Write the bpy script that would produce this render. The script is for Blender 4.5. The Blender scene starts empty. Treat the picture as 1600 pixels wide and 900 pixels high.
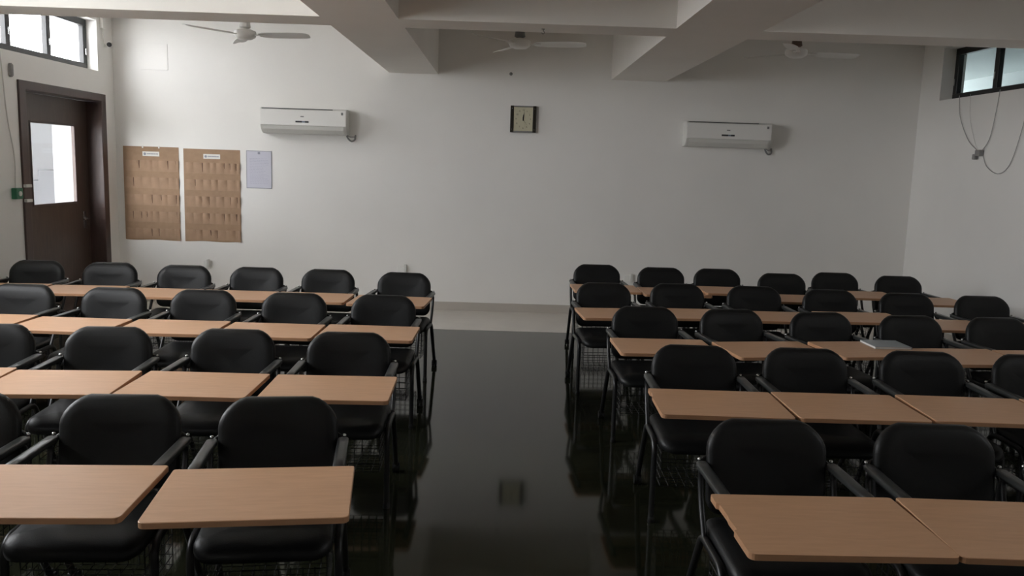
import bpy, bmesh, math, random
from mathutils import Vector, Matrix
random.seed(7)
S = bpy.context.scene
C = S.collection
PI = math.pi

# ------------------------------------------------------------------ materials
def nt(name):
    m = bpy.data.materials.new(name); m.use_nodes = True
    t = m.node_tree
    return m, t, t.nodes['Principled BSDF']

def mat(name, col, rough=0.5, metal=0.0, spec=0.5, bump=0.0, bscale=60.0, var=0.0, vscale=8.0, emit=None):
    m, t, b = nt(name)
    b.inputs['Base Color'].default_value = (*col, 1)
    b.inputs['Roughness'].default_value = rough
    b.inputs['Metallic'].default_value = metal
    b.inputs['Specular IOR Level'].default_value = spec
    tc = t.nodes.new('ShaderNodeTexCoord')
    if bump:
        n = t.nodes.new('ShaderNodeTexNoise'); n.inputs['Scale'].default_value = bscale; n.inputs['Detail'].default_value = 4
        t.links.new(tc.outputs['Object'], n.inputs['Vector'])
        bp = t.nodes.new('ShaderNodeBump'); bp.inputs['Strength'].default_value = bump; bp.inputs['Distance'].default_value = 0.002
        t.links.new(n.outputs['Fac'], bp.inputs['Height']); t.links.new(bp.outputs['Normal'], b.inputs['Normal'])
    if var:
        n = t.nodes.new('ShaderNodeTexNoise'); n.inputs['Scale'].default_value = vscale; n.inputs['Detail'].default_value = 3
        t.links.new(tc.outputs['Object'], n.inputs['Vector'])
        r = t.nodes.new('ShaderNodeValToRGB')
        r.color_ramp.elements[0].position = 0.3; r.color_ramp.elements[1].position = 0.7
        r.color_ramp.elements[0].color = (*[c*(1-var) for c in col], 1)
        r.color_ramp.elements[1].color = (*[min(1, c*(1+var)) for c in col], 1)
        t.links.new(n.outputs['Fac'], r.inputs['Fac']); t.links.new(r.outputs['Color'], b.inputs['Base Color'])
    return m

def wood_mat(name, col, dark, rough, scale=(3, 22, 22), band=0.35):
    m, t, b = nt(name)
    b.inputs['Roughness'].default_value = rough
    tc = t.nodes.new('ShaderNodeTexCoord')
    mp = t.nodes.new('ShaderNodeMapping'); mp.inputs['Scale'].default_value = scale
    t.links.new(tc.outputs['Object'], mp.inputs['Vector'])
    oi = t.nodes.new('ShaderNodeObjectInfo')
    mu = t.nodes.new('ShaderNodeMath'); mu.operation = 'MULTIPLY'; mu.inputs[1].default_value = 40
    t.links.new(oi.outputs['Random'], mu.inputs[0])
    t.links.new(mu.outputs[0], mp.inputs['Location'])
    n = t.nodes.new('ShaderNodeTexNoise'); n.inputs['Scale'].default_value = 2.5; n.inputs['Detail'].default_value = 6; n.inputs['Distortion'].default_value = 0.6
    t.links.new(mp.outputs['Vector'], n.inputs['Vector'])
    r = t.nodes.new('ShaderNodeValToRGB')
    r.color_ramp.elements[0].position = 0.3; r.color_ramp.elements[0].color = (*dark, 1)
    r.color_ramp.elements[1].position = 0.7; r.color_ramp.elements[1].color = (*col, 1)
    t.links.new(n.outputs['Fac'], r.inputs['Fac']); t.links.new(r.outputs['Color'], b.inputs['Base Color'])
    return m

def floor_mat():
    m, t, b = nt('dark_polished_stone')
    tc = t.nodes.new('ShaderNodeTexCoord')
    v = t.nodes.new('ShaderNodeTexVoronoi'); v.inputs['Scale'].default_value = 140
    t.links.new(tc.outputs['Object'], v.inputs['Vector'])
    r = t.nodes.new('ShaderNodeValToRGB')
    r.color_ramp.elements[0].position = 0.0; r.color_ramp.elements[0].color = (0.026, 0.028, 0.016, 1)
    r.color_ramp.elements[1].position = 1.0; r.color_ramp.elements[1].color = (0.011, 0.0122, 0.0065, 1)
    t.links.new(v.outputs['Distance'], r.inputs['Fac'])
    br = t.nodes.new('ShaderNodeTexBrick'); br.inputs['Scale'].default_value = 1.0
    br.offset = 0.0; br.inputs['Brick Width'].default_value = 0.6; br.inputs['Row Height'].default_value = 0.6
    br.inputs['Mortar Size'].default_value = 0.0015
    br.inputs['Color1'].default_value = (1, 1, 1, 1); br.inputs['Color2'].default_value = (0.88, 0.88, 0.88, 1); br.inputs['Mortar'].default_value = (0.45, 0.45, 0.45, 1)
    t.links.new(tc.outputs['Object'], br.inputs['Vector'])
    mx = t.nodes.new('ShaderNodeMix'); mx.data_type = 'RGBA'; mx.blend_type = 'MULTIPLY'; mx.inputs['Factor'].default_value = 1
    t.links.new(r.outputs['Color'], mx.inputs['A']); t.links.new(br.outputs['Color'], mx.inputs['B'])
    t.links.new(mx.outputs['Result'], b.inputs['Base Color'])
    b.inputs['Roughness'].default_value = 0.07
    b.inputs['IOR'].default_value = 1.42
    return m

def glass_mat(name, tint=(1, 1, 1), gloss=0.12):
    m = bpy.data.materials.new(name); m.use_nodes = True
    t = m.node_tree; t.nodes.clear()
    o = t.nodes.new('ShaderNodeOutputMaterial'); mx = t.nodes.new('ShaderNodeMixShader')
    tr = t.nodes.new('ShaderNodeBsdfTransparent'); tr.inputs['Color'].default_value = (*tint, 1)
    gl = t.nodes.new('ShaderNodeBsdfGlossy'); gl.inputs['Roughness'].default_value = 0.02
    fr = t.nodes.new('ShaderNodeLayerWeight'); fr.inputs['Blend'].default_value = 0.5
    pw = t.nodes.new('ShaderNodeMath'); pw.operation = 'POWER'; pw.inputs[1].default_value = 5
    ml = t.nodes.new('ShaderNodeMath'); ml.operation = 'MULTIPLY_ADD'; ml.inputs[1].default_value = 0.45; ml.inputs[2].default_value = 0.03
    t.links.new(fr.outputs['Facing'], pw.inputs[0]); t.links.new(pw.outputs[0], ml.inputs[0]); t.links.new(ml.outputs[0], mx.inputs['Fac'])
    t.links.new(tr.outputs[0], mx.inputs[1]); t.links.new(gl.outputs[0], mx.inputs[2]); t.links.new(mx.outputs[0], o.inputs['Surface'])
    return m

M = dict(
    wall=mat('white_wall_paint', (0.83, 0.815, 0.785), 0.65, bump=0.08, bscale=40, var=0.02, vscale=1.3),
    ceil=mat('white_ceiling_paint', (0.82, 0.795, 0.755), 0.7, bump=0.08, bscale=40, var=0.025, vscale=1.5),
    floor=floor_mat(),
    tile=mat('pale_floor_tile', (0.62, 0.585, 0.53), 0.2, var=0.03, vscale=3),
    skirt=mat('beige_skirting_tile', (0.52, 0.48, 0.43), 0.3, var=0.03, vscale=3),
    leather=mat('black_leatherette', (0.0065, 0.0068, 0.007), 0.45, spec=0.32, bump=0.25, bscale=220),
    tube=mat('black_painted_steel', (0.010, 0.010, 0.0105), 0.38, spec=0.5),
    pad=mat('black_arm_plastic', (0.035, 0.037, 0.036), 0.33, spec=0.5),
    rubber=mat('black_castor_rubber', (0.008, 0.008, 0.008), 0.6),
    chrome=mat('bright_steel', (0.6, 0.6, 0.6), 0.25, metal=1),
    beech=wood_mat('beech_laminate', (0.60, 0.35, 0.20), (0.54, 0.31, 0.175), 0.42),
    beech_edge=wood_mat('beech_edge_band', (0.48, 0.26, 0.14), (0.42, 0.225, 0.12), 0.5),
    door=wood_mat('dark_brown_door_wood', (0.080, 0.050, 0.038), (0.058, 0.036, 0.028), 0.42, (14, 14, 2)),
    frame=wood_mat('dark_brown_frame_wood', (0.078, 0.047, 0.040), (0.058, 0.035, 0.030), 0.42, (14, 14, 2)),
    alu=mat('dark_window_aluminium', (0.018, 0.018, 0.018), 0.4),
    glass=glass_mat('clear_glass'),
    acwhite=mat('white_plastic', (0.80, 0.79, 0.76), 0.35),
    acgrey=mat('light_grey_plastic', (0.64, 0.635, 0.60), 0.45),
    dark=mat('dark_plastic', (0.02, 0.02, 0.022), 0.35),
    grey=mat('grey_plastic', (0.22, 0.22, 0.215), 0.5),
    bluish=mat('blue_grey_display', (0.16, 0.20, 0.26), 0.3),
    fan=mat('fan_white_enamel', (0.74, 0.73, 0.70), 0.35),
    fanbrown=mat('fan_brown_enamel', (0.10, 0.06, 0.045), 0.4),
    kraft=mat('brown_kraft_paper', (0.35, 0.225, 0.138), 0.75, bump=0.3, bscale=25, var=0.07, vscale=14),
    kraft2=mat('brown_kraft_pocket', (0.38, 0.245, 0.155), 0.75, bump=0.3, bscale=25, var=0.07, vscale=14),
    kraft_shade=mat('brown_kraft_gap_shade', (0.13, 0.07, 0.045), 0.8),  # darker paper tone, shade of the pocket gaps put into the colour
    paper=mat('white_paper', (0.76, 0.75, 0.71), 0.7),
    lilac=mat('lilac_white_paper', (0.60, 0.60, 0.68), 0.6),
    ink=mat('grey_ink', (0.30, 0.31, 0.37), 0.7),
    clockface=mat('cream_clock_face', (0.58, 0.55, 0.40), 0.5),
    clockframe=mat('dark_bronze_frame', (0.022, 0.017, 0.010), 0.3),
    green=mat('green_switch_plastic', (0.03, 0.17, 0.09), 0.45),
    cable=mat('grey_cable', (0.26, 0.255, 0.25), 0.6),
    hang=mat('light_grey_cable', (0.42, 0.41, 0.40), 0.6),
    palecable=mat('pale_cable', (0.62, 0.61, 0.58), 0.6),
    wire=mat('black_wire', (0.012, 0.012, 0.012), 0.4),
    concrete=mat('outdoor_concrete', (0.55, 0.54, 0.51), 0.9, var=0.06, vscale=1),
    outwall=mat('outdoor_white_plaster', (0.80, 0.81, 0.83), 0.8),
    neigh=mat('grey_plaster', (0.38, 0.44, 0.45), 0.85, var=0.06, vscale=0.6),
    stone=mat('grey_stair_stone', (0.33, 0.34, 0.36), 0.7),
    bookcover=mat('pale_blue_grey_cover', (0.27, 0.31, 0.33), 0.35),
)

# ------------------------------------------------------------------ geometry helpers
def link(name, bm, m, parent=None, smooth=False, auto=None):
    bmesh.ops.recalc_face_normals(bm, faces=bm.faces)
    me = bpy.data.meshes.new(name); bm.to_mesh(me); bm.free()
    for x in (m if isinstance(m, (list, tuple)) else [m]): me.materials.append(x)
    o = bpy.data.objects.new(name, me); C.objects.link(o)
    if smooth:
        for p in me.polygons: p.use_smooth = True
        if auto is not None:
            me.set_sharp_from_angle(angle=auto)
    if parent is not None: o.parent = parent
    return o

def box(bm, x0, x1, y0, y1, z0, z1, bev=0.0, seg=2, mi=0):
    r = bmesh.ops.create_cube(bm, size=1)
    vs = r['verts']
    for v in vs:
        v.co = Vector(((x0+x1)/2 + v.co.x*(x1-x0), (y0+y1)/2 + v.co.y*(y1-y0), (z0+z1)/2 + v.co.z*(z1-z0)))
    fs = set(f for v in vs for f in v.link_faces)
    if bev:
        es = list(set(e for v in vs for e in v.link_edges))
        q = bmesh.ops.bevel(bm, geom=es, offset=bev, segments=seg, affect='EDGES', profile=0.5)
        fs = set(q['faces']) | set(f for f in fs if f.is_valid)
    for f in fs:
        if f.is_valid: f.material_index = mi
    return bm

def B(*a, **k):
    return box(bmesh.new(), *a, **k)

def smooth_path(pts, r=0.06, n=5):
    """fillet the corners of a polyline"""
    pts = [Vector(p) for p in pts]; out = [pts[0]]
    for i in range(1, len(pts)-1):
        a, b, c = pts[i-1], pts[i], pts[i+1]
        d1 = (a-b); d2 = (c-b); rr = min(r, d1.length*0.49, d2.length*0.49)
        p1 = b + d1.normalized()*rr; p2 = b + d2.normalized()*rr
        for k in range(n+1):
            t = k/n
            out.append(p1*(1-t)**2 + b*2*t*(1-t) + p2*t**2)
    out.append(pts[-1]); return out

def spline(pts, n=8):
    pts = [Vector(p) for p in pts]; P = [pts[0]*2-pts[1]] + pts + [pts[-1]*2-pts[-2]]; out = []
    for i in range(1, len(P)-2):
        for k in range(n):
            t = k/n; a, b, c, d = P[i-1], P[i], P[i+1], P[i+2]
            out.append(0.5*((2*b) + (c-a)*t + (2*a-5*b+4*c-d)*t*t + (3*b-a-3*c+d)*t**3))
    out.append(pts[-1]); return out

def tube(bm, pts, r, seg=10, sx=1.0, mi=0):
    """sweep a circle (or ellipse, sx widens the horizontal axis) along a path"""
    pts = [Vector(p) for p in pts]
    rings = []; prev = None
    for i, p in enumerate(pts):
        t = (pts[min(i+1, len(pts)-1)] - pts[max(i-1, 0)]).normalized()
        if prev is None:
            ref = Vector((1, 0, 0)) if abs(t.x) < 0.9 else Vector((0, 1, 0))
            u = (ref - t*ref.dot(t)).normalized()
        else:
            u = (prev - t*prev.dot(t)).normalized()
        prev = u; w = t.cross(u)
        rings.append([bm.verts.new(p + u*(math.cos(2*PI*k/seg)*r*sx) + w*(math.sin(2*PI*k/seg)*r)) for k in range(seg)])
    for a, b in zip(rings, rings[1:]):
        for k in range(seg):
            bm.faces.new((a[k], a[(k+1) % seg], b[(k+1) % seg], b[k])).material_index = mi
    bm.faces.new(rings[0][::-1]).material_index = mi; bm.faces.new(rings[-1]).material_index = mi
    return bm

def rrect(hx, hy, rs, n=6):
    """rounded rectangle outline; rs = radii (+x+y, -x+y, -x-y, +x-y)"""
    out = []
    for (sx, sy), r, a0 in zip(((1, 1), (-1, 1), (-1, -1), (1, -1)), rs, (0, 90, 180, 270)):
        for k in range(n+1):
            a = math.radians(a0 + 90*k/n)
            out.append((sx*(hx-r) + math.cos(a)*r, sy*(hy-r) + math.sin(a)*r))
    return out

def cushion(hx, hy, rs, prof, mapf, n=6, closed_mid=4):
    """stack of inset rounded rectangles; prof = [(inset, depth)]; mapf maps (u, v, depth) to a point"""
    bm = bmesh.new(); rings = []
    for ins, dep in prof:
        o = rrect(hx-ins, hy-ins, [max(0.004, r-ins) for r in rs], n)
        rings.append([bm.verts.new(mapf(u, v, dep)) for u, v in o])
    N = len(rings[0])
    for a, b in zip(rings, rings[1:]):
        for k in range(N): bm.faces.new((a[k], a[(k+1) % N], b[(k+1) % N], b[k]))
    for end, (ins, dep) in ((rings[0], prof[0]), (rings[-1], prof[-1])):
        # shrink towards the middle with a few rings, then a fan
        cur = end; pos = rrect(hx-ins, hy-ins, [max(0.004, r-ins) for r in rs], n)
        for s in [1-(j+1)/(closed_mid+1) for j in range(closed_mid)]:
            nx = [bm.verts.new(mapf(u*s, v*s, dep)) for u, v in pos]
            for k in range(N): bm.faces.new((cur[k], cur[(k+1) % N], nx[(k+1) % N], nx[k]))
            cur = nx
        c = bm.verts.new(mapf(0, 0, dep))
        for k in range(N): bm.faces.new((cur[k], cur[(k+1) % N], c))
    return bm

def lathe(bm, prof, seg=24, cx=0, cy=0, axis='z'):
    rings = []
    for r, z in prof:
        rings.append([bm.verts.new((cx + math.cos(2*PI*k/seg)*r, cy + math.sin(2*PI*k/seg)*r, z)) for k in range(seg)])
    for a, b in zip(rings, rings[1:]):
        for k in range(seg): bm.faces.new((a[k], a[(k+1) % seg], b[(k+1) % seg], b[k]))
    bm.faces.new(rings[0][::-1]); bm.faces.new(rings[-1])
    return bm

def prism(bm, outline, z0, z1, mi_top=0, mi_side=0):
    """outline in xy, extruded in z"""
    a = [bm.verts.new((x, y, z0)) for x, y in outline]; b = [bm.verts.new((x, y, z1)) for x, y in outline]
    n = len(a)
    for k in range(n): bm.faces.new((a[k], a[(k+1) % n], b[(k+1) % n], b[k])).material_index = mi_side
    bm.faces.new(a[::-1]).material_index = mi_side; bm.faces.new(b).material_index = mi_top
    return bm

def text_bm(bm, s, size, loc, rot):
    cu = bpy.data.curves.new('lettering', 'FONT'); cu.body = s; cu.size = size; cu.align_x = 'CENTER'; cu.align_y = 'CENTER'
    cu.extrude = 0.0006; cu.resolution_u = 3
    o = bpy.data.objects.new('lettering', cu); C.objects.link(o)
    bpy.context.view_layer.update()
    me = o.to_mesh(); me.transform(Matrix.Translation(loc) @ rot)
    bm.from_mesh(me); o.to_mesh_clear()
    bpy.data.objects.remove(o); bpy.data.curves.remove(cu)

def tag(o, label, cat, group=None):
    o['label'] = label; o['category'] = cat
    if group: o['group'] = group
    return o

def thing(name, label, cat, loc=(0, 0, 0), rz=0.0, group=None):
    o = bpy.data.objects.new(name, None); o.empty_display_size = 0.1
    C.objects.link(o); o.location = loc; o.rotation_euler = (0, 0, rz)
    return tag(o, label, cat, group)

def struct(name, bm, m, parent=None, smooth=False):
    o = link(name, bm, m, parent, smooth)
    if parent is None: o['kind'] = 'structure'
    return o

# ------------------------------------------------------------------ room
XL, XR, YB, YF, ZC, ZS = -4.405, 4.71, 9.79, -3.0, 3.2, 2.69
T = 0.25

# floor
struct('floor', B(XL-T, XR+T, YF-T, 8.62, -0.1, 0.0), M['floor'])
struct('floor_border', B(XL-T, XR+T, 8.62, YB+T, -0.1, 0.001), M['tile'])
struct('ceiling', B(XL-T, XR+T, YF-T, YB+T, ZC, ZC+0.15), M['ceil'])
struct('wall_back', B(XL-T, XR+T, YB, YB+T, 0, ZC), M['wall'])
struct('wall_front', B(XL-T, XR+T, YF-T, YF, 0, ZC), M['wall'])

DOOR = (7.87, 9.53, 2.31)          # rough opening: y0, y1, top
LW = [(6.72, 9.43), (2.70, 5.40), (-1.2, 1.0)]     # left wall: visible clerestory, then two unseen openings added to light the room
RW = [(6.72, 9.345), (1.0, 2.25)]  # right wall: visible clerestory, then an unseen one added for brightness
LZ, RZ = (2.57, 3.10), (2.54, 3.09)
LOW = 1.40                          # sill of the tall left window added out of view for light

def pierced_wall(x0, x1, wins, z0, z1, door=None):
    bm = bmesh.new()
    if door:
        yy = YF
        for a, b in sorted(wins)[1:-1]:
            box(bm, x0, x1, yy, a, LOW, z0); yy = b
        box(bm, x0, x1, YF, door[0], 0, LOW); box(bm, x0, x1, yy, door[0], LOW, z0); box(bm, x0, x1, door[1], YB, 0, z0); box(bm, x0, x1, door[0], door[1], door[2], z0)
    else:
        box(bm, x0, x1, YF, YB, 0, z0)
    box(bm, x0, x1, YF, YB, z1, ZC)
    y = YF
    for a, b in sorted(wins):
        box(bm, x0, x1, y, a, z0, z1); y = b
    box(bm, x0, x1, y, YB, z0, z1)
    return bm
struct('wall_left', pierced_wall(XL-T, XL, LW, *LZ, DOOR), M['wall'])
struct('wall_right', pierced_wall(XR, XR+T, RW, *RZ), M['wall'])

# beams
for i, (a, b) in enumerate(((-1.315, -0.765), (1.19, 1.80))):
    struct('beam_%d' % (i+1), B(a, b, YF, YB, ZS, ZC), M['ceil'])
bm = bmesh.new()
for a, b in ((XL, -1.315), (-0.765, 1.19), (1.80, XR)):
    box(bm, a, b, 6.15, 6.53, ZS, ZC)
struct('beam_3', bm, M['ceil'])

# skirting
struct('baseboard_back', B(XL+0.012, XR-0.012, YB-0.012, YB, 0.0, 0.10), M['skirt'])
bm = B(XL, XL+0.012, YF, DOOR[0]-0.03, 0, 0.10); box(bm, XL, XL+0.012, DOOR[1]+0.03, YB, 0, 0.10)
struct('baseboard_left', bm, M['skirt'])
struct('baseboard_right', B(XR-0.012, XR, YF, YB, 0, 0.10), M['skirt'])

# windows: the visible ones and those added for light
def window(name, xf, sgn, y0, y1, z0, z1, step, first):
    """aluminium frame with mullions; xf = room-side plane of the frame, sgn = outward x direction"""
    d = 0.055; xa, xb = sorted((xf, xf + sgn*d))
    bm = bmesh.new(); w = 0.072
    box(bm, xa, xb, y0, y1, z0, z0+w, 0.004, 1); box(bm, xa, xb, y0, y1, z1-w, z1, 0.004, 1)
    ys = [y1-w/2]; y = first
    while y > y0 + 0.3: ys.append(y); y -= step
    ys.append(y0+w/2)
    for c in ys: box(bm, xa+0.001, xb-0.001, c-w/2, c+w/2, z0+w-0.004, z1-w+0.004, 0.004, 1)
    f = struct(name, bm, M['alu'])
    for a, b in zip(ys[1:], ys):
        xm = xf + sgn*d*0.55
        g = bmesh.new()
        box(g, xm-0.003, xm+0.003, a+w/2-0.004, b-w/2+0.004, z0+w-0.004, z1-w+0.004)
        link('pane', g, M['glass'], f)
        hb = bmesh.new()
        xs = sorted((xf-sgn*0.014, xf+sgn*0.002))
        box(hb, xs[0], xs[1], b-0.012, b+0.006, z0+0.16, z0+0.23, 0.004, 2)
        link('handle', hb, M['chrome'], f)
    return f
n = 1
for a, b in LW:
    window('window_%d' % n, XL-0.11, -1, a, b, LZ[0] if b > 9 or b < 2 else LOW, LZ[1], 0.70, b-0.77); n += 1
for a, b in RW:
    window('window_%d' % n, XR+0.133, 1, a, b, *RZ, 0.76, b-0.79); n += 1

# door with deep frame
d = struct('door_1', B(XL-0.195, XL-0.155, 7.96, 9.44, 0.005, 2.245), M['door'])
# cut the leaf into stiles and rails around the glass: replace mesh
bm = bmesh.new(); gx0, gx1 = XL-0.195, XL-0.155; gy0, gy1, gz0, gz1 = 8.31, 9.185, 1.155, 1.985
box(bm, gx0, gx1, 7.96, gy0, 0.005, 2.245); box(bm, gx0, gx1, gy1, 9.44, 0.005, 2.245)
box(bm, gx0, gx1, gy0, gy1, 0.005, gz0); box(bm, gx0, gx1, gy0, gy1, gz1, 2.245)
bm.to_mesh(d.data); bm.free()
g = B(XL-0.178, XL-0.172, gy0, gy1, gz0, gz1); link('pane', g, M['glass'], d)
bm = bmesh.new()
for (a, b, c, e) in ((gy0-0.0, gy0+0.02, gz0, gz1), (gy1-0.02, gy1, gz0, gz1), (gy0+0.02, gy1-0.02, gz0, gz0+0.02), (gy0+0.02, gy1-0.02, gz1-0.02, gz1)):
    box(bm, XL-0.170, XL-0.150, a, b, c, e, 0.003, 1)
link('glazing_bead', bm, M['frame'], d)
bm = bmesh.new()
tube(bm, smooth_path([(XL-0.155, 9.32, 0.98), (XL-0.10, 9.32, 0.98), (XL-0.10, 9.20, 0.98)], 0.02), 0.009)
box(bm, XL-0.157, XL-0.148, 9.29, 9.35, 0.88, 1.06, 0.003, 1)
link('handle', bm, M['chrome'], d, True, 0.6)
bm = bmesh.new()
x0, x1 = XL-0.20, XL+0.018
box(bm, x0, x1, 7.86, 7.97, 0, 2.33, 0.006, 2); box(bm, x0, x1, 9.44, 9.55, 0, 2.33, 0.006, 2); box(bm, x0, x1, 7.96, 9.45, 2.25, 2.33, 0.006, 2)
struct('door_frame', bm, M['frame'])

# ------------------------------------------------------------------ outdoors
struct('ground_outside', B(-30, 30, -25, 40, -0.35, -0.25), M['concrete'])
bm = bmesh.new()
box(bm, -9.7, -4.7, 15.2, 15.45, -0.25, 2.42); box(bm, -9.7, -9.5, 8.0, 15.2, -0.25, 2.42); box(bm, -9.5, -7.6, 8.0, 8.2, -0.25, 2.42); box(bm, -4.95, -4.7, 10.2, 15.2, -0.25, 2.42)  # back wall shows through the door glass; side walls added to shut out sky
box(bm, -6.85, -6.55, 13.1, 14.4, -0.25, 2.42)
struct('wall_outside', bm, M['outwall'])
struct('added_roof_stairwell', B(-9.7, XL-T, 8.0, 15.45, 2.42, 2.50), M['outwall'])  # added cover that keeps sky light off the view through the door
struct('added_wall_passage', B(XR, XR+T, YB+T, 15.0, -0.25, 3.32), M['neigh'])  # unseen wall added to block sky behind the room
struct('wall_neighbour', box(B(7.6, 7.9, 5.0, 30, -0.25, 4.2), XR+T, 7.6, 4.8, 5.0, -0.25, 3.32), M['neigh'])  # its short end wall is added to keep daylight out of the passage
struct('added_roof_outside', B(XR+T, 7.6, 5.0, 30, 3.32, 3.45), M['neigh'])  # added over the passage to dim the right window
bm = bmesh.new()
for k in range(6):
    box(bm, -8.49+0.27*k, -8.49+0.27*(k+1), 13.2, 14.4, -0.25, 0.58+0.165*k)
tag(link('outdoor_staircase', bm, M['stone']), 'grey stone steps seen outside through the door glass', 'stairs')

# ------------------------------------------------------------------ tablet chairs
def map_back(u, v, d):
    # u across, v up from the pad centre, d depth (+ = away from the sitter)
    z = 0.630 + v - 0.55*u*u*max(0.0, v+0.02)/0.17
    y = 0.370 + d + (z-0.63)*0.17 - 0.55*u*u
    return (u, y, z)

def map_seat(u, v, d):
    y = 0.105 + v
    f = max(0.0, (-(v) - 0.10))/0.13
    z = 0.425 + d - 0.03*f*f + 0.02*max(0, v)
    if d > 0: z -= 0.10*u*u*0
    return (u, y, z)

def castor(parent, x, y):
    bm = bmesh.new()
    for s in (-1, 1):
        w = bmesh.ops.create_cone(bm, cap_ends=True, segments=20, radius1=0.026, radius2=0.026, depth=0.016)
        for v in w['verts']:
            v.co = Vector((x + s*0.011 + v.co.z, y + 0.012 + v.co.x, 0.026 + v.co.y))
    box(bm, x-0.006, x+0.006, y-0.008, y+0.03, 0.024, 0.06, 0.003, 1)
    return link('castor', bm, M['rubber'], parent, True, 0.6)

def build_chair():
    root = thing('tablet_chair', 'chair', 'chair', group='black tablet chairs in rows')
    # seat pad
    bm = cushion(0.228, 0.225, (0.05, 0.05, 0.07, 0.07),
                 [(0.012, -0.030), (0.0, -0.022), (0.0, -0.002), (0.006, 0.010), (0.020, 0.019), (0.05, 0.025), (0.10, 0.027)], map_seat)
    link('seat', bm, M['leather'], root, True)
    # backrest
    bm = cushion(0.220, 0.176, (0.098, 0.098, 0.06, 0.06),
                 [(0.022, 0.024), (0.006, 0.020), (0.0, 0.012), (0.0, -0.006), (0.006, -0.018), (0.020, -0.027), (0.05, -0.032), (0.09, -0.034)], map_back)
    link('backrest', bm, M['leather'], root, True)
    for s in (-1, 1):
        X = s*0.245
        # front leg: foot, up, bends back into half of the seat rail
        bm = tube(bmesh.new(), smooth_path([(X, -0.035, 0.012), (X, -0.03, 0.405), (X, 0.16, 0.405)], 0.07, 7), 0.0140)
        lathe(bm, [(0.016, 0.0), (0.017, 0.006), (0.016, 0.022), (0.0125, 0.03)], 14, X, -0.035)
        link('leg', bm, M['tube'], root, True, 0.7)
        # rear leg: splays back to a castor
        bm = tube(bmesh.new(), smooth_path([(X, 0.455, 0.055), (X, 0.25, 0.405), (X, 0.16, 0.405)], 0.06, 6), 0.0140)
        lg = link('leg', bm, M['tube'], root, True, 0.7)
        castor(lg, X, 0.455)
        # arm upright and arm with pad
        bm = tube(bmesh.new(), smooth_path([(X, 0.22, 0.405), (X, 0.30, 0.520), (X, 0.335, 0.628), (X, 0.10, 0.628), (X, -0.30, 0.622)], 0.05, 6), 0.011)
        arm = link('armrest', bm, M['tube'], root, True, 0.7)
        bm = cushion(0.0205, 0.165, (0.016, 0.018, 0.018, 0.018), [(0.004, -0.010), (0.0, -0.006), (0.0, 0.008), (0.003, 0.011)],
                     lambda u, v, d, X=X: (X*0.985 + u, 0.185 + v, 0.640 + d - 0.02*max(0, v-0.08)), 4, 1)
        link('arm_pad', bm, M['pad'], arm, True, 0.9)
        # back bracket joining arm frame and backrest, with a bright bolt
        bm = tube(bmesh.new(), smooth_path([(X, 0.325, 0.60), (X*0.97, 0.37, 0.645), (X*0.72, 0.392, 0.66)], 0.03, 4), 0.009)
        br = link('back_bracket', bm, M['tube'], root, True, 0.7)
        bm = bmesh.new(); w = bmesh.ops.create_uvsphere(bm, u_segments=10, v_segments=6, radius=0.008)
        for v in w['verts']: v.co += Vector((X*1.0, 0.356, 0.652))
        link('bolt', bm, M['chrome'], br, True)
    # cross bars below the seat
    bm = tube(bmesh.new(), [(-0.245, 0.0, 0.392), (0.245, 0.0, 0.392)], 0.010)
    link('cross_bar', bm, M['tube'], root, True, 0.7)
    bm = tube(bmesh.new(), [(-0.245, 0.235, 0.392), (0.245, 0.235, 0.392)], 0.010)
    link('cross_bar', bm, M['tube'], root, True, 0.7)
    # wire basket under the seat
    bm = bmesh.new(); r = 0.0021
    xw, ya, yb, zb, zt = 0.205, -0.01, 0.27, 0.175, 0.375
    nx, ny, nz = 10, 7, 5
    for i in range(nx+1):
        x = -xw + 2*xw*i/nx
        tube(bm, [(x, ya, 0.30), (x, ya, zb), (x, yb, zb), (x, yb, zt)], r, 4)
    for j in range(1, ny):
        y = ya + (yb-ya)*j/ny
        tube(bm, [(-xw, y, zt), (-xw, y, zb), (xw, y, zb), (xw, y, zt)], r, 4)
    for k in range(nz+1):
        z = zb + (zt-zb)*k/nz
        tube(bm, [(-xw, yb, z), (xw, yb, z)], r, 4)
        if z <= 0.30: tube(bm, [(-xw, ya, z), (xw, ya, z)], r, 4)
        for s in (-1, 1): tube(bm, [(s*xw, ya, z), (s*xw, yb, z)], r, 4)
    for s in (-1, 1):
        tube(bm, [(s*xw, ya, zt), (s*xw, yb, zt)], 0.003, 5)
        tube(bm, [(s*xw, ya, 0.30), (s*xw, ya, zt+0.015)], 0.003, 5)
        tube(bm, [(s*xw, yb, zt), (s*xw, yb, zt+0.015)], 0.003, 5)
    link('wire_basket', bm, M['wire'], root)
    # writing tablet across both arms
    bm = prism(bmesh.new(), rrect(0.289, 0.216, (0.010, 0.010, 0.022, 0.022), 4), 0.0, 0.019, 0, 1)
    es = [e for e in bm.edges if abs(e.verts[0].co.z-0.019) < 1e-5 and abs(e.verts[1].co.z-0.019) < 1e-5]
    bmesh.ops.bevel(bm, geom=es, offset=0.002, segments=1, affect='EDGES')
    tb = link('writing_tablet', bm, [M['beech'], M['beech_edge']], root)
    tb.location = (0, -0.216, 0.641)
    bm = bmesh.new()
    for s in (-1, 1): box(bm, s*0.245-0.018, s*0.245+0.018, -0.30, -0.06, 0.632, 0.6405, 0.002, 1)
    box(bm, -0.24, 0.24, -0.20, -0.17, 0.630, 0.6395, 0.002, 1)
    link('tablet_bracket', bm, M['tube'], root)
    return root

def copy_tree(o, parent=None):
    c = o.copy(); C.objects.link(c)
    if parent is not None: c.parent = parent
    for ch in list(o.children): copy_tree(ch, c)
    return c

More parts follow.
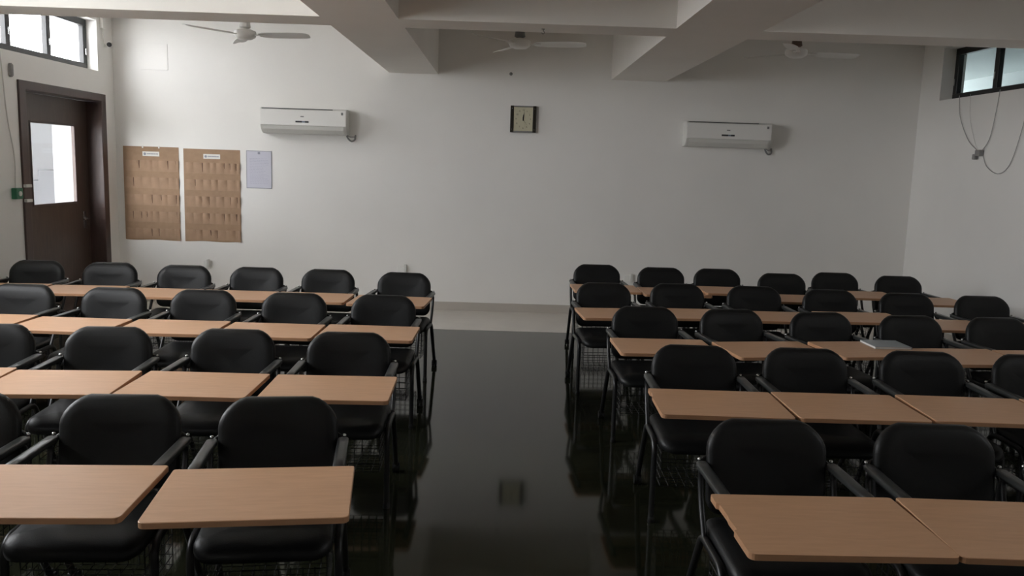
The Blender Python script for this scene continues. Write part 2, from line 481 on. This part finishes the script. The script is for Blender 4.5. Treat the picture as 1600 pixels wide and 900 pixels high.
ORD = ['first', 'second', 'third', 'fourth', 'fifth', 'sixth']
# rows: (row words, side words, [(tablet x, tablet back edge y, backrest x, tablet lift)])
ROWS = [
    ('front row', 'door-side block', [(-0.777, 2.765, -0.833, 0), (-1.388, 2.735, -1.412, .004), (-1.975, 2.70, -1.987, 0)]),
    ('second row', 'door-side block', [(-0.777, 4.035, -0.789, 0), (-1.393, 4.03, -1.395, 0), (-2.007, 4.00, -2.038, 0), (-2.605, 3.99, -2.648, 0)]),
    ('third row', 'door-side block', [(-0.792, 5.335, -0.786, 0), (-1.390, 5.32, -1.388, 0), (-1.998, 5.335, -2.008, 0), (-2.610, 5.32, -2.601, 0), (-3.232, 5.36, -3.246, 0)]),
    ('back row', 'door-side block', [(-0.812, 6.56, -0.784, 0), (-1.432, 6.62, -1.424, 0), (-2.020, 6.62, -2.016, 0), (-2.610, 6.62, -2.614, 0), (-3.218, 6.66, -3.245, 0), (-3.825, 6.66, -3.847, 0)]),
    ('front row', 'window-cable block', [(1.003, 2.635, 0.997, 0), (1.610, 2.635, 1.622, 0), (2.205, 2.64, 2.212, 0)]),
    ('second row', 'window-cable block', [(1.015, 3.95, 1.026, 0), (1.607, 3.955, 1.609, 0), (2.215, 3.96, 2.229, 0), (2.810, 3.95, 2.815, 0)]),
    ('third row', 'window-cable block', [(0.981, 5.17, 0.968, 0), (1.602, 5.17, 1.535, 0), (2.190, 5.15, 2.125, .022), (2.755, 5.12, 2.715, 0), (3.345, 5.14, 3.308, 0)]),
    ('fourth row', 'window-cable block', [(0.852, 6.29, 0.822, 0), (1.447, 6.37, 1.425, 0), (2.045, 6.35, 2.044, 0), (2.640, 6.28, 2.630, .024), (3.215, 6.20, 3.205, 0), (3.800, 6.17, 3.790, 0)]),
    ('back row', 'window-cable block', [(0.920, 7.57, 0.910, 0), (1.508, 7.485, 1.502, 0), (2.040, 7.51, 2.036, .022), (2.578, 7.29, 2.574, 0), (3.142, 7.48, 3.138, .022), (3.690, 7.36, 3.680, 0)]),
]
def chipped_tablet(notches):
    """tablet outline with pieces broken out of the aisle-side edge; notches = [(y0, y1, depth)]"""
    o = rrect(0.289, 0.216, (0.010, 0.010, 0.022, 0.022), 4)      # runs +x+y, -x+y, -x-y, +x-y
    left = []
    for y0, y1, d in notches:
        left += [(-0.289, y0), (-0.289+d*0.8, y0-0.006), (-0.289+d, (y0+y1)/2+0.01), (-0.289+d*0.7, (y0+y1)/2-0.02), (-0.289+d, y1+0.008), (-0.289, y1)]
    o = o[:10] + left + o[10:]
    bm = prism(bmesh.new(), o, 0.0, 0.019, 0, 1)
    bmesh.ops.recalc_face_normals(bm, faces=bm.faces)
    me = bpy.data.meshes.new('writing_tablet'); bm.to_mesh(me); bm.free()
    me.materials.append(M['beech']); me.materials.append(M['beech_edge'])
    return me
CHIPS = {('front row', 'window-cable block'): [(0.140, -0.062, 0.010)], ('second row', 'window-cable block'): [(0.150, 0.075, 0.008)]}
proto = build_chair(); used = False
for row, side, cs in ROWS:
    for i, (tx, ty, bx, lift) in enumerate(cs):
        c = copy_tree(proto) if used else proto
        used = True
        c.location = (tx, ty, 0)
        c.rotation_euler = (0, 0, math.atan2(tx-bx, 0.42))
        for ch in c.children:
            if ch.name.startswith('writing_tablet'): ch.scale.x = (1.03, 1.01, 1)[i] if row == 'front row' and i < 3 else 1.0
        if i == 0 and (row, side) in CHIPS:
            for ch in c.children:
                if ch.name.startswith('writing_tablet'):
                    ch.data = chipped_tablet(CHIPS[(row, side)]); ch['label'] = 'beech tablet with a chipped edge'
        if lift:
            for ch in c.children:
                if ch.name.startswith('writing_tablet'): ch.location.z += lift
        where = 'at the aisle' if i == 0 else '%s from the aisle' % ORD[i]
        c['label'] = 'black padded chair with beech writing tablet, %s of %s, %s' % (row, side, where)

# notebook lying on a tablet
nb = thing('notebook', 'pale blue-grey notebook lying on a tablet in the third row', 'book', (2.362, 5.045, 0.6822), math.radians(2))
bm = B(-0.110, 0.110, -0.10, 0.10, 0.0015, 0.0115); link('pages', bm, M['paper'], nb)
bm = B(-0.112, 0.115, -0.103, 0.103, 0.0115, 0.0135); box(bm, -0.112, 0.115, -0.103, 0.103, 0.0, 0.0015); box(bm, 0.1105, 0.115, -0.103, 0.103, 0.0, 0.0135)
link('cover', bm, M['bookcover'], nb)

# ------------------------------------------------------------------ air conditioners
def split_ac(x, label):
    t = thing('air_conditioner', label, 'air conditioner', (x, YB, 1.975), group='split air conditioners on the back wall')
    w = 0.475
    # body profile in (depth from wall, z)
    prof = [(0.0, 0.0), (0.10, 0.0), (0.150, 0.012), (0.185, 0.048), (0.20, 0.085), (0.204, 0.10), (0.198, 0.262), (0.185, 0.280), (0.0, 0.280)]
    def ext(prof, xa, xb):
        bm = bmesh.new()
        a = [bm.verts.new((xa, -d, z)) for d, z in prof]; b = [bm.verts.new((xb, -d, z)) for d, z in prof]
        n = len(a)
        for k in range(n): bm.faces.new((a[k], a[(k+1) % n], b[(k+1) % n], b[k]))
        bm.faces.new(a[::-1]); bm.faces.new(b)
        return bm
    bm = ext(prof, -w, w)
    es = [e for e in bm.edges if abs(e.verts[0].co.x-e.verts[1].co.x) < 1e-6 and abs(e.verts[0].co.y) > 0.01]
    bmesh.ops.bevel(bm, geom=es, offset=0.006, segments=2, affect='EDGES')
    link('body', bm, M['acgrey'], t, True, 0.5)
    pp = [(0.196, 0.088), (0.212, 0.092), (0.2105, 0.245), (0.206, 0.262), (0.196, 0.266)]
    bm = ext(pp, -w+0.004, w-0.004)
    link('front_panel', bm, M['acwhite'], t, True, 0.5)
    bm = ext([(0.150, 0.008), (0.156, 0.004), (0.197, 0.046), (0.2045, 0.082), (0.198, 0.084), (0.19, 0.05)], -w+0.03, w-0.03)
    link('louver', bm, M['acgrey'], t, True, 0.5)
    link('intake_gap', B(-w+0.02, w-0.15, -0.2095, -0.1935, 0.2665, 0.2735), M['dark'], t)
    bm = prism(bmesh.new(), rrect(0.02, 0.006, (0.006,)*4, 4), 0, 0.002)
    for v in bm.verts: v.co = Vector((v.co.x-0.01, -0.2115-v.co.z, 0.188+v.co.y))
    link('badge', bm, M['grey'], t)
    bm = B(-0.085, -0.012, -0.2135, -0.209, 0.122, 0.141, 0.002, 1); box(bm, -0.012, 0.02, -0.2133, -0.209, 0.123, 0.140, mi=1); box(bm, 0.02, 0.062, -0.2135, -0.209, 0.122, 0.141, 0.002, 1)
    link('display', bm, [M['dark'], M['bluish']], t)
    bm = B(w-0.055, w-0.032, -0.2125, -0.209, 0.215, 0.243); link('rating_sticker', bm, M['grey'], t)
    bm = bmesh.new()
    tube(bm, spline([(w-0.03, -0.06, 0.03), (w-0.005, -0.055, -0.03), (w+0.03, -0.045, -0.06), (w+0.065, -0.03, -0.045), (w+0.07, -0.012, -0.005), (w+0.07, 0.0, 0.005)]), 0.010, 8)
    tube(bm, spline([(w-0.02, -0.08, 0.02), (w+0.01, -0.06, -0.012), (w+0.05, -0.02, -0.012), (w+0.06, 0.0, -0.01)]), 0.005, 6)
    link('pipe', bm, M['grey'], t, True)
    return t
split_ac(-2.235, 'white split air conditioner high on the wall between brown charts and clock')
t = split_ac(2.51, 'white split air conditioner high on the wall between clock and hanging cable')

# ------------------------------------------------------------------ clock
t = thing('wall_clock', 'square wall clock with cream dial and dark bronze side bars', 'clock', (0.208, YB, 2.222))
W, Hh = 0.146, 0.148
link('case', B(-W, W, -0.03, 0.0, -Hh, Hh, 0.003, 1), M['clockframe'], t)
link('face', B(-0.108, 0.108, -0.034, -0.029, -0.132, 0.132), M['clockface'], t)
bm = bmesh.new()
for s in (-1, 1):
    sb = link('side_bar', B(s*0.127-0.019, s*0.127+0.019, -0.040, -0.029, -Hh, Hh, 0.003, 1), M['clockframe'], t)
    link('rim', B(-0.109, 0.109, -0.036, -0.029, s*0.14-0.006, s*0.14+0.006, 0.001, 1), M['grey'], t)
    for sz in (-1, 1):
        bm = bmesh.new(); w_ = bmesh.ops.create_uvsphere(bm, u_segments=8, v_segments=5, radius=0.005)
        for v in w_['verts']: v.co += Vector((s*0.127, -0.040, sz*0.115))
        link('stud', bm, M['chrome'], sb, True)
bm = bmesh.new(); R90 = Matrix.Rotation(PI/2, 4, 'X')
for h in range(1, 13):
    a = math.radians(90-30*h)
    text_bm(bm, str(h), 0.026, Vector((0.082*math.cos(a), -0.0345, 0.100*math.sin(a))), R90)
link('numerals', bm, M['clockframe'], t)
def hand(name, ang, ln, wd, yy):
    bm = bmesh.new(); a = math.radians(90-ang)
    dx, dz = math.cos(a), math.sin(a); px, pz = -dz, dx
    vs = []
    for q, l in ((wd, -0.018), (wd*1.2, ln*0.3), (wd*0.3, ln), (-wd*0.3, ln), (-wd*1.2, ln*0.3), (-wd, -0.018)):
        vs.append((dx*l+px*q, dz*l+pz*q))
    f = [bm.verts.new((x, yy, z)) for x, z in vs]; b = [bm.verts.new((x, yy+0.001, z)) for x, z in vs]
    bm.faces.new(f); bm.faces.new(b[::-1])
    for k in range(6): bm.faces.new((f[k], f[(k+1) % 6], b[(k+1) % 6], b[k]))
    link(name, bm, M['dark'], t)
hand('hour_hand', 2, 0.050, 0.006, -0.0365); hand('minute_hand', 8, 0.075, 0.004, -0.038); hand('second_hand', 148, 0.075, 0.0012, -0.0395)

# ------------------------------------------------------------------ kraft paper pocket charts
def chart(x0, x1, z0, z1, label, seed, tapes):
    rnd = random.Random(seed)
    t = thing('pocket_chart', label, 'wall chart', ((x0+x1)/2, YB, z0), group='brown paper pocket charts on the back wall')
    w = (x1-x0)/2; h = z1-z0
    def sheet(xa, xb, za, zb, base, thick, bulge, nx=60, nz=5, fray=0.0, pock=None):
        bm = bmesh.new(); F = []; Bk = []
        for j in range(nz+1):
            v = j/nz; rf = []; rb = []
            for i in range(nx+1):
                u = i/nx; x = xa+(xb-xa)*u; z = za+(zb-za)*v
                dd = base + bulge(u, v)
                zz = z + (fray*math.sin(u*9+seed) if j == 0 else 0)
                rf.append(bm.verts.new((x, -dd-thick, zz))); rb.append(bm.verts.new((x, -dd, zz)))
            F.append(rf); Bk.append(rb)
        for j in range(nz):
            for i in range(nx):
                bm.faces.new((F[j][i], F[j][i+1], F[j+1][i+1], F[j+1][i])); bm.faces.new((Bk[j][i], Bk[j+1][i], Bk[j+1][i+1], Bk[j][i+1]))
        for j in range(nz):
            bm.faces.new((F[j][0], F[j+1][0], Bk[j+1][0], Bk[j][0])); bm.faces.new((F[j][nx], Bk[j][nx], Bk[j+1][nx], F[j+1][nx]))
        for i in range(nx):
            bm.faces.new((F[0][i], Bk[0][i], Bk[0][i+1], F[0][i+1])); bm.faces.new((F[nz][i], F[nz][i+1], Bk[nz][i+1], Bk[nz][i]))
        return bm
    link('backing_sheet', sheet(-w, w, 0, h, 0.001, 0.0012, lambda u, v: 0.012*max(0, u-0.9)*10*max(0, 0.12-v)*8, 30, 12, 0.004), M['kraft'], t, True, 0.8)
    step = h*0.182; top = h*0.855
    for k in range(5):
        zt = top - k*step; zb = zt - step*0.64
        cells = []; u = 0.03
        while u < 0.9:
            wd = rnd.uniform(0.10, 0.17); cells.append((u, min(0.965, u+wd), rnd.uniform(0.2, 1.0))); u += wd
        def bulge(u, v, cells=cells):
            for a, b, s in cells:
                if a <= u <= b:
                    q = (u-a)/(b-a)
                    return 0.003 + 0.016*s*v*math.sin(PI*q)**0.8
            return 0.003 + (0.010*v if u > 0.96 else 0)
        p = link('pocket', sheet(-w+0.012, w-0.004, zb, zt, 0.003, 0.001, bulge, 90, 5), M['kraft2'], t, True, 0.8)
        # dark wedges paint the shade in the gaps between pockets
        for a, b, s in cells:
            if rnd.random() < 0.30 or b > 0.93:
                xx = -w+0.012 + (2*w-0.016)*b
                hh = step*0.55*rnd.uniform(0.6, 1.0)
                wd = rnd.uniform(0.006, 0.013)
                v0 = [(-wd*0.9, zt-0.002), (wd*0.5, zt-0.002), (wd*0.2, zt-hh), (-wd*0.1, zt-hh)]
                bm = bmesh.new()
                f = [bm.verts.new((xx+x, -0.0095, z)) for x, z in v0]; bk = [bm.verts.new((xx+x, -0.003, z)) for x, z in v0]
                bm.faces.new(f); bm.faces.new(bk[::-1])
                for q in range(4): bm.faces.new((f[q], f[(q+1) % 4], bk[(q+1) % 4], bk[q]))
                link('gap_shade', bm, M['kraft_shade'], p)
    lb = link('label_card', B(-0.095, 0.095, -0.0045, -0.0023, h-0.108, h-0.055), M['paper'], t)
    bm = bmesh.new()
    prism(bm, [(0.014*math.cos(2*PI*k/16), 0.014*math.sin(2*PI*k/16)) for k in range(16)], 0, 0.0012)
    for v in bm.verts: v.co = Vector((v.co.x-0.068, -0.0045-v.co.z, h-0.082+v.co.y))
    link('emblem', bm, M['ink'], lb)
    bm = bmesh.new(); xx = -0.045
    while xx < 0.08:
        wd = rnd.uniform(0.005, 0.013); box(bm, xx, xx+wd, -0.0054, -0.0045, h-0.087, h-0.075); xx += wd+0.003
    link('lettering', bm, M['ink'], lb)
    if tapes:
        for s in (-1, 1): link('tape', B(s*0.092-0.008, s*0.092+0.008, -0.0035, -0.0005, h-0.018, h+0.010), M['paper'], t)
    return t
chart(-4.325, -3.695, 0.722, 1.784, 'brown paper pocket chart beside the door, white tape at its top', 3, True)
chart(-3.643, -3.000, 0.722, 1.775, 'brown paper pocket chart hung beside the lilac notice sheet', 11, False)

# notice sheet
t = thing('notice_sheet', 'pale lilac printed notice taped below the air conditioner', 'notice', (-2.786, YB, 1.35))
link('sheet', B(-0.143, 0.143, -0.004, 0.0, 0.0, 0.425), M['lilac'], t)
bm = bmesh.new()
for a, b, c, e in ((-0.143, 0.143, 0.0, 0.006), (-0.143, 0.143, 0.419, 0.425), (-0.143, -0.138, 0.006, 0.419), (0.138, 0.143, 0.006, 0.419)):
    box(bm, a, b, -0.0052, -0.003, c, e)
link('border', bm, M['ink'], t)
bm = bmesh.new(); rnd = random.Random(5)
for k in range(17):
    z = 0.335-k*0.0175; xx = -0.105; end = rnd.uniform(0.05, 0.11)
    while xx < end:
        wd = rnd.uniform(0.008, 0.03); box(bm, xx, min(end, xx+wd), -0.0046, -0.004, z, z+0.0035); xx += wd+0.006
link('printed_lines', bm, mat('pale_ink', (0.44, 0.44, 0.54), 0.7), t)
link('emblem', B(-0.013, 0.013, -0.0055, -0.004, 0.386, 0.412), M['ink'], t)

# ------------------------------------------------------------------ ceiling fans
def fan(x, label, ph, hub):
    y, z = 7.9, 2.80
    t = thing('ceiling_fan', label, 'ceiling fan', (x, y, z), group='three-bladed ceiling fans in the back bay')
    bm = lathe(bmesh.new(), [(0.02, -0.055), (0.06, -0.05), (0.092, -0.03), (0.10, -0.005), (0.095, 0.02), (0.06, 0.035), (0.03, 0.04)], 28)
    link('motor', bm, M['fan'], t, True, 0.9)
    bm = lathe(bmesh.new(), [(0.012, 0.035), (0.012, 0.345)], 12); link('down_rod', bm, M['fan'], t, True, 0.9)
    bm = lathe(bmesh.new(), [(0.035, 0.045), (0.05, 0.055), (0.042, 0.10), (0.016, 0.125)], 20); link('lower_canopy', bm, hub, t, True, 0.9)
    bm = lathe(bmesh.new(), [(0.018, 0.30), (0.05, 0.33), (0.06, 0.40)], 20); link('upper_canopy', bm, M['fan'], t, True, 0.9)
    for k in range(3):
        a = math.radians(ph+120*k)
        bm = bmesh.new(); rows = []
        for (rr, hw) in ((0.13, 0.030), (0.17, 0.052), (0.25, 0.062), (0.42, 0.066), (0.55, 0.062), (0.59, 0.050), (0.60, 0.030)):
            row = []
            for u in (-1, -0.5, 0, 0.5, 1):
                row.append((rr, u*hw, -0.012 - 0.24*u*hw + 0.006*(1-u*u)))
            rows.append(row)
        top = [[bm.verts.new((p[0], p[1], p[2]+0.002)) for p in r] for r in rows]
        bot = [[bm.verts.new((p[0], p[1], p[2]-0.002)) for p in r] for r in rows]
        for i in range(len(rows)-1):
            for j in range(4):
                bm.faces.new((top[i][j], top[i+1][j], top[i+1][j+1], top[i][j+1])); bm.faces.new((bot[i][j], bot[i][j+1], bot[i+1][j+1], bot[i+1][j]))
        for i in range(len(rows)-1):
            for j in (0, 4): bm.faces.new((top[i][j], bot[i][j], bot[i+1][j], top[i+1][j]))
        for i in (0, len(rows)-1):
            for j in range(4): bm.faces.new((top[i][j], top[i][j+1], bot[i][j+1], bot[i][j]))
        box(bm, 0.085, 0.20, -0.016, 0.016, -0.016, -0.010, 0.002, 1)
        bl = link('blade', bm, M['fan'], t, True, 0.6); bl.rotation_euler = (0, 0, a)
fan(-2.36, 'white ceiling fan above the brown paper charts and door', 352, M['fan'])
fan(0.115, 'white ceiling fan above the wall clock between two beams', 350, M['grey'])
fan(2.63, 'white ceiling fan with brown canopy above the air conditioner near the cables', 6, M['fanbrown'])

# ------------------------------------------------------------------ small wall fittings
def socket(x, z, label, plug_dx):
    t = thing('wall_socket', label, 'socket', (x, YB, z), group='sockets low on the back wall')
    link('plate', B(-0.055, 0.03, -0.012, 0.0, -0.05, 0.04, 0.004, 2), M['acwhite'], t)
    link('plug', B(plug_dx-0.014, plug_dx+0.014, -0.035, -0.010, -0.03, 0.06, 0.005, 2), M['acgrey'], t)
socket(-1.145, 0.465, 'white wall socket with plug behind the aisle chair of the door-side block', 0.045)
socket(1.50, 0.435, 'white wall socket behind the back row of the window-cable block', 0.03)
socket(-3.38, 0.46, 'white wall socket low on the wall below the brown charts', 0.0)

# access panel, upper wall
tag(link('access_panel', B(-4.10, -3.792, YB-0.004, YB, 2.635, 2.92, 0.001, 1), M['wall']), 'flush white panel high on the back wall near the security camera', 'panel')

# security camera on the left wall
t = thing('security_camera', 'small white bullet camera under a conduit beside the high window', 'camera', (XL, 9.62, 2.90))
link('conduit_box', B(0.0, 0.035, -0.115, -0.055, 0.13, 0.30, 0.005, 2), M['acwhite'], t)
bm = tube(bmesh.new(), spline([(0.02, -0.085, 0.14), (0.02, -0.085, 0.05), (0.02, -0.07, -0.02), (0.03, -0.04, -0.045)]), 0.006, 6); link('cord', bm, M['palecable'], t, True)
bm = tube(bmesh.new(), [(0.0, -0.03, -0.045), (0.03, -0.03, -0.045), (0.05, -0.035, -0.03)], 0.016, 10); link('mount', bm, M['acwhite'], t, True, 0.7)
bm = tube(bmesh.new(), [(0.035, 0.03, -0.025), (0.075, -0.07, -0.035)], 0.030, 18); link('housing', bm, M['acwhite'], t, True, 0.7)
bm = tube(bmesh.new(), [(0.074, -0.067, -0.0345), (0.079, -0.079, -0.036)], 0.025, 18); link('lens', bm, M['dark'], t, True, 0.7)

# green exit switch, bell and pale cable beside the door
t = thing('exit_switch', 'green door release switch on the wall beside the door', 'switch', (XL, 7.74, 1.31))
link('box', B(0.0, 0.05, -0.06, 0.05, -0.05, 0.05, 0.008, 2), M['green'], t)
bm = tube(bmesh.new(), [(0.05, -0.005, 0.0), (0.058, -0.005, 0.0)], 0.022, 16); link('button', bm, M['paper'], t, True, 0.7)
t = thing('door_lock', 'pale magnetic contacts on the door frame beside the green switch', 'lock', (XL+0.018, 7.90, 1.31))
for dz in (0.065, -0.07):
    link('contact', B(0.0, 0.03, -0.05, 0.045, dz-0.014, dz+0.014, 0.004, 2), M['acgrey'], t)
bm = bmesh.new(); tube(bm, spline([(XL+0.012, 7.60, 2.55), (XL+0.012, 7.66, 2.0), (XL+0.012, 7.74, 1.65), (XL+0.012, 7.73, 1.36)]), 0.006, 6)
tag(link('wall_cable', bm, M['palecable'], None, True), 'pale thin cable running down the wall to the green switch', 'cable')
bm = cushion(0.022, 0.06, (0.02,)*4, [(0.006, 0.0), (0.0, 0.004), (0.0, 0.02), (0.01, 0.03)], lambda u, v, d: (XL+d, 7.755+u, 2.40+v), 5, 1)
tag(link('door_bell', bm, M['cable'], None, True, 0.7), 'small grey bell fixed above the corner of the door frame', 'bell')

# hanging cable at the right window
def rw(y, z, o=0.012): return (XR-o, y, z)
t = thing('hanging_cable', 'grey cable with plug hanging in loops below the high window', 'cable', (0, 0, 0))
bm = bmesh.new()
tube(bm, spline([rw(8.93, 2.56, 0.006), rw(8.86, 2.34), rw(8.66, 2.10), rw(8.46, 1.985)]), 0.0036, 6)
tube(bm, spline([rw(8.20, 2.56, 0.006), rw(8.22, 2.34), rw(8.28, 2.10), rw(8.40, 1.975)]), 0.0036, 6)
tube(bm, spline([rw(8.37, 1.95), rw(8.27, 1.83), rw(8.08, 1.765), rw(7.92, 1.83), rw(7.82, 2.02), rw(7.74, 2.30), rw(7.72, 2.56, 0.006)]), 0.0036, 6)
link('cord', bm, M['hang'], t, True)
bm = bmesh.new(); tube(bm, spline([rw(8.72, 2.56, 0.006), rw(8.66, 2.30), rw(8.52, 2.06), rw(8.46, 2.0)]), 0.002, 6)
link('thin_cord', bm, M['palecable'], t, True)
bm = B(XR-0.05, XR-0.004, 8.36, 8.45, 1.935, 1.995, 0.008, 2); box(bm, XR-0.045, XR-0.008, 8.45, 8.50, 1.90, 1.955, 0.008, 2)
link('plug', bm, M['cable'], t)

# hooks
def hook(x, y, z, label):
    bm = lathe(bmesh.new(), [(0.022, 0.0), (0.022, -0.008), (0.008, -0.012), (0.006, -0.03)], 14)
    tube(bm, [(0.016*math.sin(a), 0, -0.045-0.016*math.cos(a)*-1) for a in [i*PI/6 for i in range(10)]], 0.004, 6)
    o = link('ceiling_hook', bm, M['grey'], None, True, 0.7); o.scale = (0.6, 0.6, 0.6); o.location = (x, y, z)
    tag(o, label, 'hook')
hook(0.26, 6.36, ZS, 'small dark hook under the cross beam in front of the clock')
bm = lathe(bmesh.new(), [(0.018, 0.0), (0.018, 0.010), (0.010, 0.016), (0.008, 0.035)], 16)
for v in bm.verts: v.co = Vector((0.055+v.co.x, YB-v.co.z, 2.72+v.co.y))
tag(link('wall_hook', bm, M['grey'], None, True, 0.7), 'small grey hook on the wall high above the clock', 'hook')

# ------------------------------------------------------------------ light
w = bpy.data.worlds.new('sky'); S.world = w; w.use_nodes = True
t = w.node_tree; bg = t.nodes['Background']
SKY = 13.0
bg.inputs['Color'].default_value = (0.95, 0.97, 1.0, 1); bg.inputs['Strength'].default_value = SKY
def portal(name, x, y0, y1, z0, z1, sgn):
    l = bpy.data.lights.new(name, 'AREA'); l.shape = 'RECTANGLE'; l.size = z1-z0; l.size_y = y1-y0
    l.cycles.is_portal = True
    o = bpy.data.objects.new(name, l); C.objects.link(o)
    o.location = (x, (y0+y1)/2, (z0+z1)/2); o.rotation_euler = (0, sgn*PI/2, 0)
for a, b in LW: portal('sky_portal', XL-T-0.02, a, b, LZ[0] if b > 9 or b < 2 else LOW, LZ[1], -1)
for a, b in RW: portal('sky_portal', XR+T+0.02, a, b, *RZ, 1)
portal('sky_portal', XL-T-0.05, gy0, gy1, gz0, gz1, -1)

# ------------------------------------------------------------------ camera
f, p, yw, ro = 1323.163, 0.14364626, -0.01449866, 0.03147416
def wd(x, z, d):
    Y = d*math.cos(p)+z*math.sin(p); Z = -d*math.sin(p)+z*math.cos(p)
    return Vector((x*math.cos(yw)-Y*math.sin(yw), x*math.sin(yw)+Y*math.cos(yw), Z))
c_, s_ = math.cos(ro), math.sin(ro)
right = wd(c_, s_, 0); up = wd(-s_, c_, 0); fwd = wd(0, 0, 1)
cam = bpy.data.cameras.new('camera'); cam.sensor_width = 36; cam.lens = f/1600*36; cam.clip_start = 0.05; cam.clip_end = 200
co = bpy.data.objects.new('camera', cam); C.objects.link(co)
m = Matrix.Identity(4)
for i in range(3): m[i][0], m[i][1], m[i][2] = right[i], up[i], -fwd[i]
m[2][3] = 1.7
co.matrix_world = m
S.camera = co

S.view_settings.view_transform = 'Standard'; S.view_settings.look = 'None'
S.view_settings.gamma = 1.0; S.view_settings.use_curve_mapping = False
S.view_settings.exposure = 0.37
S.cycles.use_denoising = True
S.cycles.max_bounces = 12; S.cycles.diffuse_bounces = 8; S.cycles.transparent_max_bounces = 12
S.cycles.sample_clamp_indirect = 10
